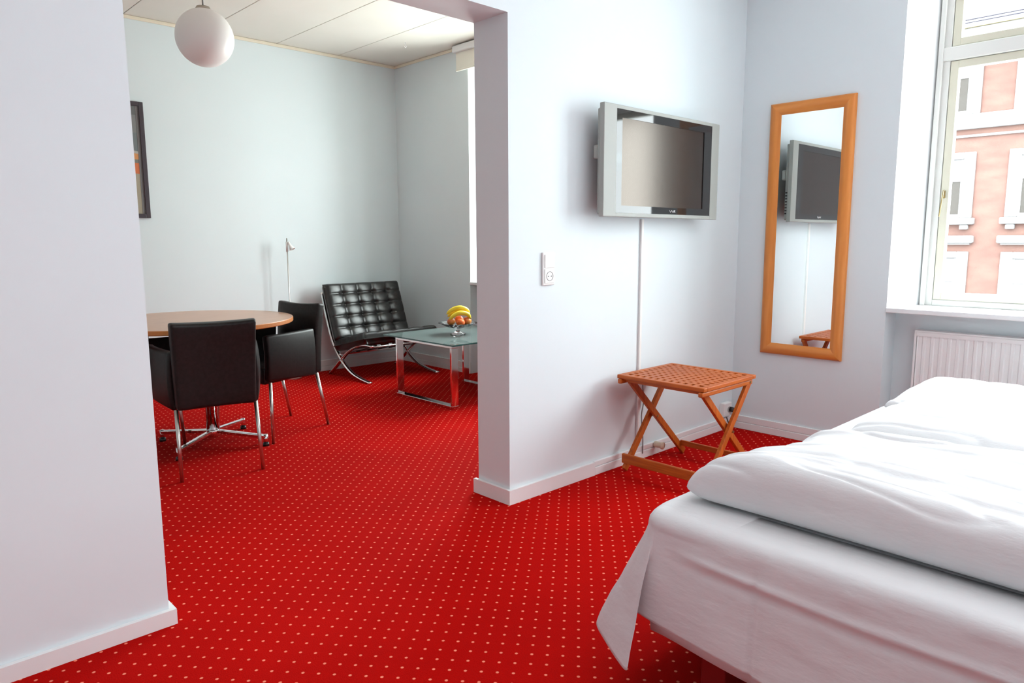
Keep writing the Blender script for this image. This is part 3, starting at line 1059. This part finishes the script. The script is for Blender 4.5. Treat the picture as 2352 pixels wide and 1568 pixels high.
# ------------------------------------------------------------------ switch and socket, trunking, plug
t = thing('switch_and_socket', 'white light switch above an earthed wall socket left of the television', 'switch', (2.408, WA0, 1.064))
bm = bmesh.new(); box(bm, -0.0385, 0.0385, -0.012, -0.0005, -0.075, 0.075, bev=0.003); finish('cover_plate', bm, m_plastic, t)
bm = bmesh.new()
box(bm, -0.030, 0.034, -0.0165, -0.0118, 0.004, 0.066, bev=0.002)
o = finish('rocker', bm, m_plastic, t)
bm = bmesh.new(); box(bm, -0.030, 0.034, -0.0155, -0.0118, -0.066, -0.001, bev=0.002)
so = finish('socket_insert', bm, m_plastic, t)
bm = bmesh.new()
for k in range(24):
    a0, a1 = 2*PI*k/24, 2*PI*(k+1)/24
    pass
ringpts = [(0.002+0.021*math.cos(a), -0.0158, -0.034+0.021*math.sin(a)) for a in [2*PI*k/28 for k in range(29)]]
tube(bm, ringpts, 0.0016, 6)
finish('socket_ring', bm, m_grey, so)
for dx in (-0.0095, 0.0095):
    bm = bmesh.new(); tube(bm, [(0.002+dx, -0.0162, -0.034), (0.002+dx, -0.0150, -0.034)], 0.0028, 12); finish('pin_hole', bm, m_hole, so)

bm = bmesh.new(); box(bm, -0.009, 0.009, -0.013, -0.0005, -0.575, 0.62, bev=0.002)
o = finish('cable_trunking', bm, m_plastic, None, False, (3.122, WA0, 0.68))
tag(o, 'thin white cable trunking running down the wall below the television', 'trunking')
bm = bmesh.new()
pts = catmull([(0, -0.012, 0.30), (0.012, -0.012, 0.2), (-0.004, -0.012, 0.12), (0.004, -0.018, 0.0), (0.003, -0.02, -0.09)], 8)
tube(bm, pts, 0.003, 8)
o = finish('cable', bm, m_cable, None, True, (3.150, WA0, 0.12))
tag(o, 'thin grey cable hanging beside the trunking behind the stool', 'cable')
bm = bmesh.new(); lathe(bm, [(0, 0), (0.016, 0), (0.018, 0.01), (0.015, 0.035), (0.02, 0.045), (0.02, 0.055), (0, 0.058)], 20)
bmesh.ops.rotate(bm, verts=bm.verts, cent=(0, 0, 0), matrix=Matrix.Rotation(PI/2, 3, 'X'))
o = finish('door_stop', bm, mat('yellowed_plastic', (0.75, 0.66, 0.5), 0.5), None, True, (3.27, WA0-0.018, 0.06))
tag(o, 'small round yellowed stop on the baseboard behind the stool', 'stop')

t = thing('wall_socket', 'white surface mounted wall socket in the corner above the baseboard', 'socket', (4.03, WA0, 0.13))
bm = bmesh.new(); box(bm, -0.045, 0.045, -0.035, -0.0005, -0.042, 0.045, bev=0.005); finish('housing', bm, m_plastic, t)
bm = bmesh.new()
tube(bm, [(0.012, -0.037, 0.0), (0.012, -0.0345, 0.0)], 0.019, 20); finish('socket_well', bm, m_grey, t)
t = thing('power_plug', 'black power plug with a looped cord in the corner wall socket', 'plug', (4.055, WA0-0.036, 0.125))
bm = bmesh.new()
tube(bm, [(0, 0, 0.004), (0, -0.03, 0.004)], [0.017, 0.014], 14)
tube(bm, [(0, -0.022, 0.012), (0.002, -0.028, -0.012), (0.004, -0.03, -0.04)], [0.012, 0.010, 0.005], 10)
finish('plug_body', bm, m_black, t, True)
bm = bmesh.new()
tube(bm, catmull([(0.004, -0.03, -0.035), (0.006, -0.03, -0.07), (-0.01, -0.03, -0.1), (-0.045, -0.028, -0.095), (-0.06, -0.02, -0.06), (-0.06, -0.01, -0.035)], 8), 0.0035, 8)
finish('cord', bm, m_black, t, True)

# ------------------------------------------------------------------ dining table
def table():
    cx, cy, R_, Z = 1.56, 4.37, 0.565, 0.735
    bx, by = 1.58, 4.235
    t = thing('round_table', 'round cherry veneered dining table on a chrome cross foot', 'table', (cx, cy, 0))
    bm = bmesh.new(); lathe(bm, [(0, Z-0.026), (R_-0.004, Z-0.026), (R_, Z-0.022), (R_, Z-0.003), (R_-0.002, Z)], 96)
    finish('table_edge', bm, m_tableedge, t, False)
    bm = bmesh.new(); lathe(bm, [(0, Z+0.0008), (R_-0.003, Z+0.0006), (R_-0.002, Z-0.001), (0, Z-0.001)], 96)
    finish('tabletop', bm, m_table, t)
    dx, dy = bx-cx, by-cy
    bm = bmesh.new(); tube(bm, [(dx, dy, 0.07), (dx, dy, Z-0.04)], 0.036, 28); finish('column', bm, m_chrome, t, True)
    bm = bmesh.new(); box(bm, dx-0.15, dx+0.15, dy-0.15, dy+0.15, Z-0.04, Z-0.026, bev=0.004); finish('mounting_plate', bm, m_black, t)
    bm = bmesh.new(); lathe(bm, [(0, 0.045), (0.036, 0.045), (0.038, 0.05), (0.038, 0.085), (0.036, 0.09), (0, 0.09)], 28, (dx, dy, 0)); finish('hub', bm, m_chrome, t, True)
    for a in (37, 127, 217, 307):
        a = math.radians(a)
        d = Vector((math.cos(a), math.sin(a), 0))
        o_ = Vector((dx, dy, 0))
        bm = bmesh.new()
        bar(bm, o_+d*0.03+Vector((0, 0, 0.076)), o_+d*0.34+Vector((0, 0, 0.055)), 0.028, 0.022, (-d.y, d.x, 0), bev=0.005)
        f = finish('foot', bm, m_chrome, t)
        bm = bmesh.new(); tube(bm, [o_+d*0.335+Vector((0, 0, 0.014)), o_+d*0.335+Vector((0, 0, 0.068))], 0.0135, 14)
        finish('foot_end', bm, m_chrome, f, True)
        bm = bmesh.new(); tube(bm, [o_+d*0.335+Vector((0, 0, 0.0)), o_+d*0.335+Vector((0, 0, 0.018))], 0.018, 14)
        finish('glide', bm, m_black, f, True)


table()


# ------------------------------------------------------------------ tub chairs
def chair():
    t = thing('armchair', 'x', 'chair', (0, 0, 0), 0, 'black leather chairs round the dining table')
    zb = 0.345

    def slab(P, thick, name, m=m_leather):
        """P: grid of centre points [i][j]; thickened with rounded rim via bevelled solid"""
        bm = bmesh.new()
        V = [[bm.verts.new(p) for p in r] for r in P]
        for i in range(len(P)-1):
            for j in range(len(P[0])-1):
                bm.faces.new((V[i][j], V[i+1][j], V[i+1][j+1], V[i][j+1]))
        bmesh.ops.recalc_face_normals(bm, faces=bm.faces)
        bmesh.ops.solidify(bm, geom=bm.faces[:], thickness=thick)
        es = [e for e in bm.edges if len(e.link_faces) == 2 and e.calc_face_angle(0) > 1.0]
        bmesh.ops.bevel(bm, geom=es, offset=min(0.017, thick*0.35), segments=3, profile=0.6, affect='EDGES')
        bmesh.ops.recalc_face_normals(bm, faces=bm.faces)
        o = finish(name, bm, m, t, True)
        return o
    # backrest, gently bowed and dipping a little in the middle of its top edge
    P = []
    for i in range(9):
        u = -1+2*i/8
        row = []
        for j in range(7):
            v = j/6
            z = zb+0.01 + (0.795+0.008*u*u-zb-0.01)*v
            x = u*(0.200+0.012*(v-0.2))
            y = 0.085 + 0.02*(1-abs(u)**2) - 0.035*v*v + 0.0
            row.append((x, y, z))
        P.append(row)
    slab(P, 0.06, 'backrest')
    for s in (-1, 1):
        P = []
        for i in range(8):
            u = i/7
            row = []
            for j in range(6):
                v = j/5
                x = s*(0.208 + 0.078*math.sin(u*PI/2*0.95) + 0.012*math.sin(v*PI))
                y = 0.09 + 0.405*u
                z = zb + (0.648 - zb)*v + 0.028*u*(1-v)
                row.append((x, y, z))
            P.append(row)
        o = slab(P, 0.05, 'armrest')
    bm = bmesh.new()
    vs = []
    prism(bm, [(-0.19, 0.10), (0.19, 0.10), (0.255, 0.505), (-0.255, 0.505)], 'Z', zb+0.005, 0.45)
    bmesh.ops.bevel(bm, geom=bm.edges[:], offset=0.018, segments=3, profile=0.6, affect='EDGES')
    finish('seat', bm, m_leather, t, True)
    for s in (-1, 1):
        bm = bmesh.new(); tube(bm, [(s*0.193, 0.075, zb+0.01), (s*0.197, 0.0, 0.0)], [0.0105, 0.009], 12); finish('leg', bm, m_steel, t, True)
        bm = bmesh.new(); tube(bm, [(s*0.272, 0.475, zb+0.02), (s*0.293, 0.49, 0.0)], [0.0105, 0.009], 12); finish('leg', bm, m_steel, t, True)
    return t


ch = chair()
ch.location = (1.384, 3.603, 0); ch.rotation_euler = (0, 0, math.radians(-12.1))
ch['label'] = 'black leather tub chair nearest the camera with its back turned'
c2 = copy_tree(ch)
c2.location = (2.262, 4.347, 0); c2.rotation_euler = (0, 0, math.radians(100))
c2['label'] = 'black leather tub chair on the right of the round table, seen from its side'
c3 = copy_tree(ch)
c3.location = (0.96, 4.63, 0); c3.rotation_euler = (0, 0, math.radians(-90))
c3['label'] = 'black leather tub chair on the far left of the table, almost hidden'


# ------------------------------------------------------------------ tufted lounge chair
def lounge():
    X0, X1 = 3.185, 3.965
    cx = (X0+X1)/2
    t = thing('lounge_chair', 'low black tufted leather lounge chair with crossed curved chrome legs', 'chair', (cx, 5.45, 0))
    def P(x, y, z): return (x-cx, y-5.45, z)

    def cushion(name, org, U, V, w, l, nu, nv, thick):
        """tufted cushion: org = centre of its underside start; U width dir, V length dir"""
        U, V = Vector(U).normalized(), Vector(V).normalized()
        Nn = U.cross(V).normalized()
        org = Vector(org)
        bm = bmesh.new()
        per = 12
        nx, ny = nu*per, nv*per
        T, B = [], []
        for i in range(nx+1):
            rt, rb = [], []
            for j in range(ny+1):
                u, v = i/nx, j/ny
                a = abs(math.sin(PI*u*nu)); b = abs(math.sin(PI*v*nv))
                bump = (a**0.45)*(b**0.45)
                # deep dimple at the buttons
                iu, iv = round(u*nu), round(v*nv)
                du, dv = (u*nu-iu), (v*nv-iv)
                d2 = du*du+dv*dv
                dim = math.exp(-d2/0.028) if 0 < iu < nu and 0 < iv < nv else 0
                e = min(u, 1-u)*w
                f = min(v, 1-v)*l
                def ed(d): 
                    k = min(1, d/0.03); return (1-(1-k)**2.2)**(1/2.2)
                rim = ed(e)*ed(f)
                h = thick*0.5 + (thick*0.5)*rim*(1) + 0.012*bump*rim - 0.022*dim - 0.006
                p = org + U*(u-0.5)*w + V*v*l
                rt.append(bm.verts.new(p + Nn*h))
                rb.append(bm.verts.new(p + Nn*(thick*0.5)*(1-rim)))
            T.append(rt); B.append(rb)
        for i in range(nx):
            for j in range(ny):
                bm.faces.new((T[i][j], T[i+1][j], T[i+1][j+1], T[i][j+1]))
                bm.faces.new((B[i][j], B[i][j+1], B[i+1][j+1], B[i+1][j]))
        for i in range(nx):
            bm.faces.new((T[i][0], B[i][0], B[i+1][0], T[i+1][0]))
            bm.faces.new((T[i][ny], T[i+1][ny], B[i+1][ny], B[i][ny]))
        for j in range(ny):
            bm.faces.new((T[0][j], T[0][j+1], B[0][j+1], B[0][j]))
            bm.faces.new((T[nx][j], B[nx][j], B[nx][j+1], T[nx][j+1]))
        o = finish(name, bm, m_leather_sheen, t, True)
        # buttons and seams
        bmb = bmesh.new()
        bmesh.ops.create_uvsphere(bmb, u_segments=10, v_segments=6, radius=0.009)
        first = None
        for i in range(1, nu):
            for j in range(1, nv):
                p = org + U*((i/nu)-0.5)*w + V*(j/nv)*l + Nn*(thick-0.026)
                if first is None:
                    first = finish('button', bmb, m_leather_sheen, o, True)
                    first.location = p
                else:
                    c = first.copy(); COL.objects.link(c); c.parent = o; c.location = p
        return o
    w = X1-X0
    # back cushion: from low front to high rear, face towards the camera side (-Y)
    cushion('back_cushion', P(cx, 5.635, 0.30), (1, 0, 0), (0, 0.17, 0.46), w, 0.52, 5, 5, 0.105)
    cushion('seat_cushion', P(cx, 5.10, 0.335), (1, 0, 0), (0, 0.50, -0.115), w, 0.52, 5, 4, 0.105)
    # chrome flat-bar frames
    for x in (X0+0.035, X1-0.035):
        bm = bmesh.new()
        pts = catmull([P(x, 5.84, 0.735), P(x, 5.80, 0.60), P(x, 5.745, 0.45), P(x, 5.675, 0.30), P(x, 5.545, 0.155), P(x, 5.40, 0.065), P(x, 5.25, 0.025), P(x, 5.09, 0.006)], 6)
        strip(bm, pts, 0.035, 0.013, (1, 0, 0))
        finish('curved_leg', bm, m_chrome, t, True)
        bm = bmesh.new()
        pts = catmull([P(x, 5.04, 0.322), P(x, 5.15, 0.322), P(x, 5.28, 0.298), P(x, 5.42, 0.240), P(x, 5.545, 0.155), P(x, 5.65, 0.075), P(x, 5.75, 0.006)], 6)
        strip(bm, pts, 0.034, 0.0125, (1, 0, 0))
        finish('curved_leg', bm, m_chrome, t, True)
    for (yy, zz) in ((5.06, 0.315), (5.56, 0.200), (5.84, 0.72)):
        bm = bmesh.new(); box(bm, X0+0.03-cx, X1-0.03-cx, yy-5.45-0.015, yy-5.45+0.015, zz-0.006, zz+0.006, bev=0.002); finish('crossbar', bm, m_chrome, t)
    for k in range(6):
        xx = X0+0.1+k*(w-0.2)/5
        bm = bmesh.new()
        strip(bm, [P(xx, 5.045, 0.322), P(xx, 5.05, 0.330), P(xx, 5.3, 0.262), P(xx, 5.57, 0.206)], 0.035, 0.004, (1, 0, 0))
        finish('strap', bm, m_leather, t)


lounge()


# ------------------------------------------------------------------ glass coffee table
def coffee():
    cx, cy = 3.56, 4.28
    t = thing('coffee_table', 'low glass coffee table on two square chrome hoops', 'table', (cx, cy, 0))
    ya, yb = 3.90, 4.585
    for x in (3.165, 3.83):
        bm = bmesh.new()
        w, h = 0.060, 0.019
        X = x-cx
        box(bm, X-w/2, X+w/2, ya-cy, yb-cy, 0.0, h, bev=0.002)
        box(bm, X-w/2, X+w/2, ya-cy, yb-cy, 0.437, 0.455, bev=0.002)
        box(bm, X-w/2, X+w/2, ya-cy, ya-cy+h, h, 0.437, bev=0.002)
        box(bm, X-w/2, X+w/2, yb-cy-h, yb-cy, h, 0.437, bev=0.002)
        finish('leg_frame', bm, m_chrome, t)
    gx0, gx1, gy0, gy1 = 3.115, 4.0, 3.86, 4.72
    bm = bmesh.new()
    box(bm, gx0-cx, gx1-cx, gy0-cy, gy1-cy, 0.4565, 0.4665)
    fe = [f for f in bm.faces if abs(f.normal.z) < 0.5]
    bm.normal_update()
    for f in bm.faces:
        f.material_index = 1 if abs(f.normal.z) < 0.5 else 0
    finish('glass_top', bm, [m_tabglass, m_tabedge], t)


coffee()

# fruit bowl on the coffee table
BWX, BWY, BWZ = 3.525, 4.30, 0.467
t = thing('fruit_bowl', 'clear cut glass bowl on a foot holding fruit', 'bowl', (BWX, BWY, BWZ))
bm = bmesh.new()
lathe(bm, [(0, 0.0), (0.058, 0.001), (0.060, 0.006), (0.022, 0.02), (0.016, 0.032), (0.020, 0.042), (0.05, 0.052), (0.095, 0.064), (0.128, 0.084), (0.150, 0.088), (0.151, 0.091), (0.128, 0.089), (0.093, 0.070), (0.048, 0.058), (0, 0.05)], 40)
for v in bm.verts:
    rad_ = math.hypot(v.co.x, v.co.y)
    if rad_ > 0.045 and v.co.z > 0.04:
        a = math.atan2(v.co.y, v.co.x)
        k = 1+0.03*math.cos(a*20)
        v.co.x *= k; v.co.y *= k
finish('glass_bowl', bm, glass('cut_glass', (0.97, 0.96, 0.97), 0.02, 1.45), t, True)


def fruit(name, label, cat, loc, r, m, grp=None):
    bm = bmesh.new()
    bmesh.ops.create_uvsphere(bm, u_segments=24, v_segments=16, radius=r)
    for v in bm.verts:
        v.co.z *= 0.93
        d = math.hypot(v.co.x, v.co.y)/r
        if v.co.z > 0:
            v.co.z -= 0.25*r*math.exp(-(d/0.25)**2)
        v.co *= 1+0.02*noise.noise(v.co*20+Vector(loc)*7)
    o = finish(name, bm, m, None, True, loc)
    tag(o, label, cat, grp)
    bm = bmesh.new(); tube(bm, [(0, 0, r*0.62), (0.002, 0, r*0.95)], 0.002, 6)
    finish('stem', bm, m_bananatip, o)
    return o


# right direction as seen from the doorway and direction towards the camera, on the floor plan
rd = Vector((0.775, -0.63, 0)); td = Vector((-0.63, -0.775, 0))
C = Vector((BWX, BWY, BWZ))
fruit('orange', 'bright orange citrus fruit at the front of the glass bowl', 'fruit', C+rd*0.02+td*0.07+Vector((0, 0, 0.100)), 0.034, m_orange)
fruit('apple', 'red apple behind the orange, at the right of the bowl', 'fruit', C+rd*0.072+td*0.02+Vector((0, 0, 0.104)), 0.035, m_apple)
fruit('apple', 'red and yellow apple at the left of the bowl under the bananas', 'fruit', C-rd*0.05+td*0.035+Vector((0, 0, 0.102)), 0.033, m_apple)
fruit('orange', 'orange at the back of the bowl, covered by the bananas', 'fruit', C+rd*0.01-td*0.05+Vector((0, 0, 0.107)), 0.035, m_orange)


def banana(pts, label):
    P = catmull(pts, 7)
    n = len(P)
    rads = []
    for i in range(n):
        s = i/(n-1)
        r = 0.0185*(math.sin(PI*min(1, max(0, s*0.92+0.05))))**0.4
        if s < 0.1: r = 0.0065+(r-0.0065)*(s/0.1)
        if s > 0.93: r *= max(0.35, (1-s)/0.07)
        rads.append(max(0.004, r))
    bm = bmesh.new()
    tube(bm, [p - P[n//2] for p in P], rads, 10)
    o = finish('banana', bm, m_banana, None, True, P[n//2])
    tag(o, label, 'banana')
    bm = bmesh.new(); tube(bm, [P[0]-P[n//2]-(P[1]-P[0])*0.8, P[0]-P[n//2]+(P[1]-P[0])*0.1], 0.0062, 8); finish('stem', bm, m_bananatip, o, True)


def CP(a, b, z): return C + rd*a*0.92 + td*b + Vector((0, 0, z-0.008))
banana([CP(0.098, 0.0, 0.165), CP(0.075, 0.0, 0.198), CP(0.02, 0.0, 0.214), CP(-0.045, 0.0, 0.20), CP(-0.095, 0.0, 0.165)], 'yellow banana lying on top of the bunch in the glass bowl')
banana([CP(0.108, 0.03, 0.135), CP(0.080, 0.04, 0.168), CP(0.02, 0.045, 0.178), CP(-0.035, 0.05, 0.158), CP(-0.078, 0.05, 0.118)], 'yellow banana lower in the bunch, just above the front orange')
banana([CP(0.10, -0.035, 0.15), CP(0.07, -0.05, 0.18), CP(0.01, -0.055, 0.19), CP(-0.05, -0.05, 0.17), CP(-0.085, -0.04, 0.14)], 'yellow banana at the back of the bunch')

# ------------------------------------------------------------------ floor lamp
t = thing('floor_lamp', 'slim steel reading lamp with a small white conical shade behind the chairs', 'lamp', (2.884, 5.8, 0))
bm = bmesh.new(); tube(bm, [(0, 0, 0.012), (0, 0, 1.215)], 0.0055, 10); finish('pole', bm, m_steel, t, True)
bm = bmesh.new(); lathe(bm, [(0, 0), (0.075, 0), (0.075, 0.010), (0.07, 0.014), (0, 0.016)], 40); finish('base', bm, m_steel, t)
bm = bmesh.new()
d = Vector((0.62, -0.78, 0))
prof = [(0.0, 0.036), (0.013, 0.034), (0.016, 0.02), (0.019, -0.02), (0.030, -0.055), (0.044, -0.085), (0.042, -0.085), (0.028, -0.053), (0.0, -0.03)]
lathe(bm, prof, 28)
R3 = Matrix.Rotation(math.radians(-28), 3, Vector((-d.y, d.x, 0)))
for v in bm.verts:
    v.co = R3 @ (v.co*0.62) + Vector((0.022*d.x, 0.022*d.y, 1.165))
finish('lamp_shade', bm, m_plastic, t, True)
bm = bmesh.new(); tube(bm, [(0, 0, 1.165), (0.02*d.x, 0.02*d.y, 1.168)], 0.006, 8); finish('joint', bm, m_steel, t, True)
bm = bmesh.new(); tube(bm, [(0, 0, 1.10), (0, 0, 1.185)], 0.010, 12); finish('sleeve', bm, m_plastic, t, True)

# ------------------------------------------------------------------ globe pendant
gx, gy, gz, gr = 1.728, 4.37, 2.357, 0.160
t = thing('pendant_lamp', 'white opal glass globe pendant hanging from the living room ceiling', 'lamp', (gx, gy, gz))
bm = bmesh.new(); bmesh.ops.create_uvsphere(bm, u_segments=64, v_segments=40, radius=gr); finish('globe', bm, m_globe, t, True)
bm = bmesh.new(); lathe(bm, [(0, gr+0.012), (0.036, gr+0.010), (0.043, gr-0.004), (0.043, gr-0.012)], 30); finish('cap', bm, mat('brass_grey_cap', (0.45, 0.40, 0.34), 0.4, 0.5), t, True)
bm = bmesh.new(); tube(bm, [(0, 0, gr+0.008), (0, 0, H-gz-0.02)], 0.0045, 8); finish('stem', bm, m_cable, t, True)
bm = bmesh.new(); lathe(bm, [(0, H-gz-0.001), (0.05, H-gz-0.001), (0.045, H-gz-0.02), (0.012, H-gz-0.045), (0, H-gz-0.045)], 30); finish('ceiling_rose', bm, m_white, t, True)

# small hook in the living-room ceiling near the window
bm = bmesh.new(); tube(bm, catmull([(0, 0, -0.002), (0, 0, -0.02), (0.012, 0, -0.035), (0.0, 0, -0.045), (-0.01, 0, -0.036)], 5), 0.0022, 7)
o = finish('ceiling_hook', bm, m_white, None, True, (3.70, 5.15, H)); tag(o, 'tiny white hook screwed into the living room ceiling', 'hook')

# ------------------------------------------------------------------ painting on the back wall
def painting():
    m = mat('abstract_print', (0.3, 0.3, 0.3), 0.35)
    N, L, b = nodes(m)
    tc = N.new('ShaderNodeTexCoord')
    sx = N.new('ShaderNodeSeparateXYZ'); L.new(tc.outputs['Object'], sx.inputs[0])
    nz = N.new('ShaderNodeTexNoise'); nz.inputs['Scale'].default_value = 6; L.new(tc.outputs['Object'], nz.inputs['Vector'])
    ad = N.new('ShaderNodeMath'); ad.operation = 'MULTIPLY_ADD'
    L.new(nz.outputs['Fac'], ad.inputs[0]); ad.inputs[1].default_value = 0.03; L.new(sx.outputs[2], ad.inputs[2])
    mr = N.new('ShaderNodeMapRange'); mr.inputs['From Min'].default_value = -0.425; mr.inputs['From Max'].default_value = 0.425
    L.new(ad.outputs[0], mr.inputs['Value'])
    cr = N.new('ShaderNodeValToRGB'); cr.color_ramp.interpolation = 'CONSTANT'
    el = cr.color_ramp.elements
    el[0].position = 0.0; el[0].color = (0.36, 0.31, 0.23, 1)
    el[1].position = 0.40; el[1].color = (0.62, 0.16, 0.05, 1)
    for p, c in ((0.50, (0.18, 0.18, 0.15, 1)), (0.53, (0.60, 0.25, 0.08, 1)), (0.58, (0.42, 0.40, 0.37, 1)), (0.60, (0.16, 0.18, 0.19, 1)), (0.75, (0.20, 0.20, 0.20, 1)), (0.9, (0.13, 0.13, 0.13, 1))):
        e = el.new(p); e.color = c
    L.new(mr.outputs[0], cr.inputs['Fac']); L.new(cr.outputs[0], b.inputs['Base Color'])
    X1, X0, Z0, Z1 = 1.845, 1.23, 1.368, 2.22
    t = thing('framed_picture', 'abstract print in a dark frame on the back wall, partly cut off by the opening', 'picture', ((X0+X1)/2, BACK, (Z0+Z1)/2))
    hx, hz = (X1-X0)/2, (Z1-Z0)/2
    m_fr = mat('dark_frame', (0.05, 0.035, 0.045), 0.35)
    w = 0.032
    for s in (-1, 1):
        bm = bmesh.new(); box(bm, min(s*hx, s*(hx-w)), max(s*hx, s*(hx-w)), -0.022, -0.001, -hz, hz, bev=0.002); finish('frame_side', bm, m_fr, t)
        bm = bmesh.new(); box(bm, -hx+w, hx-w, -0.0218, -0.001, min(s*hz, s*(hz-w)), max(s*hz, s*(hz-w)), bev=0.002); finish('frame_rail', bm, m_fr, t)
    bm = bmesh.new(); box(bm, -hx+w, hx-w, -0.012, -0.001, -hz+w, hz-w); finish('print', bm, m, t)
    bm = bmesh.new(); box(bm, hx-w-0.022, hx-w, -0.0135, -0.0125, -hz+w, hz-w); finish('mount', bm, mat('grey_mount', (0.16, 0.15, 0.15), 0.6), t)


painting()
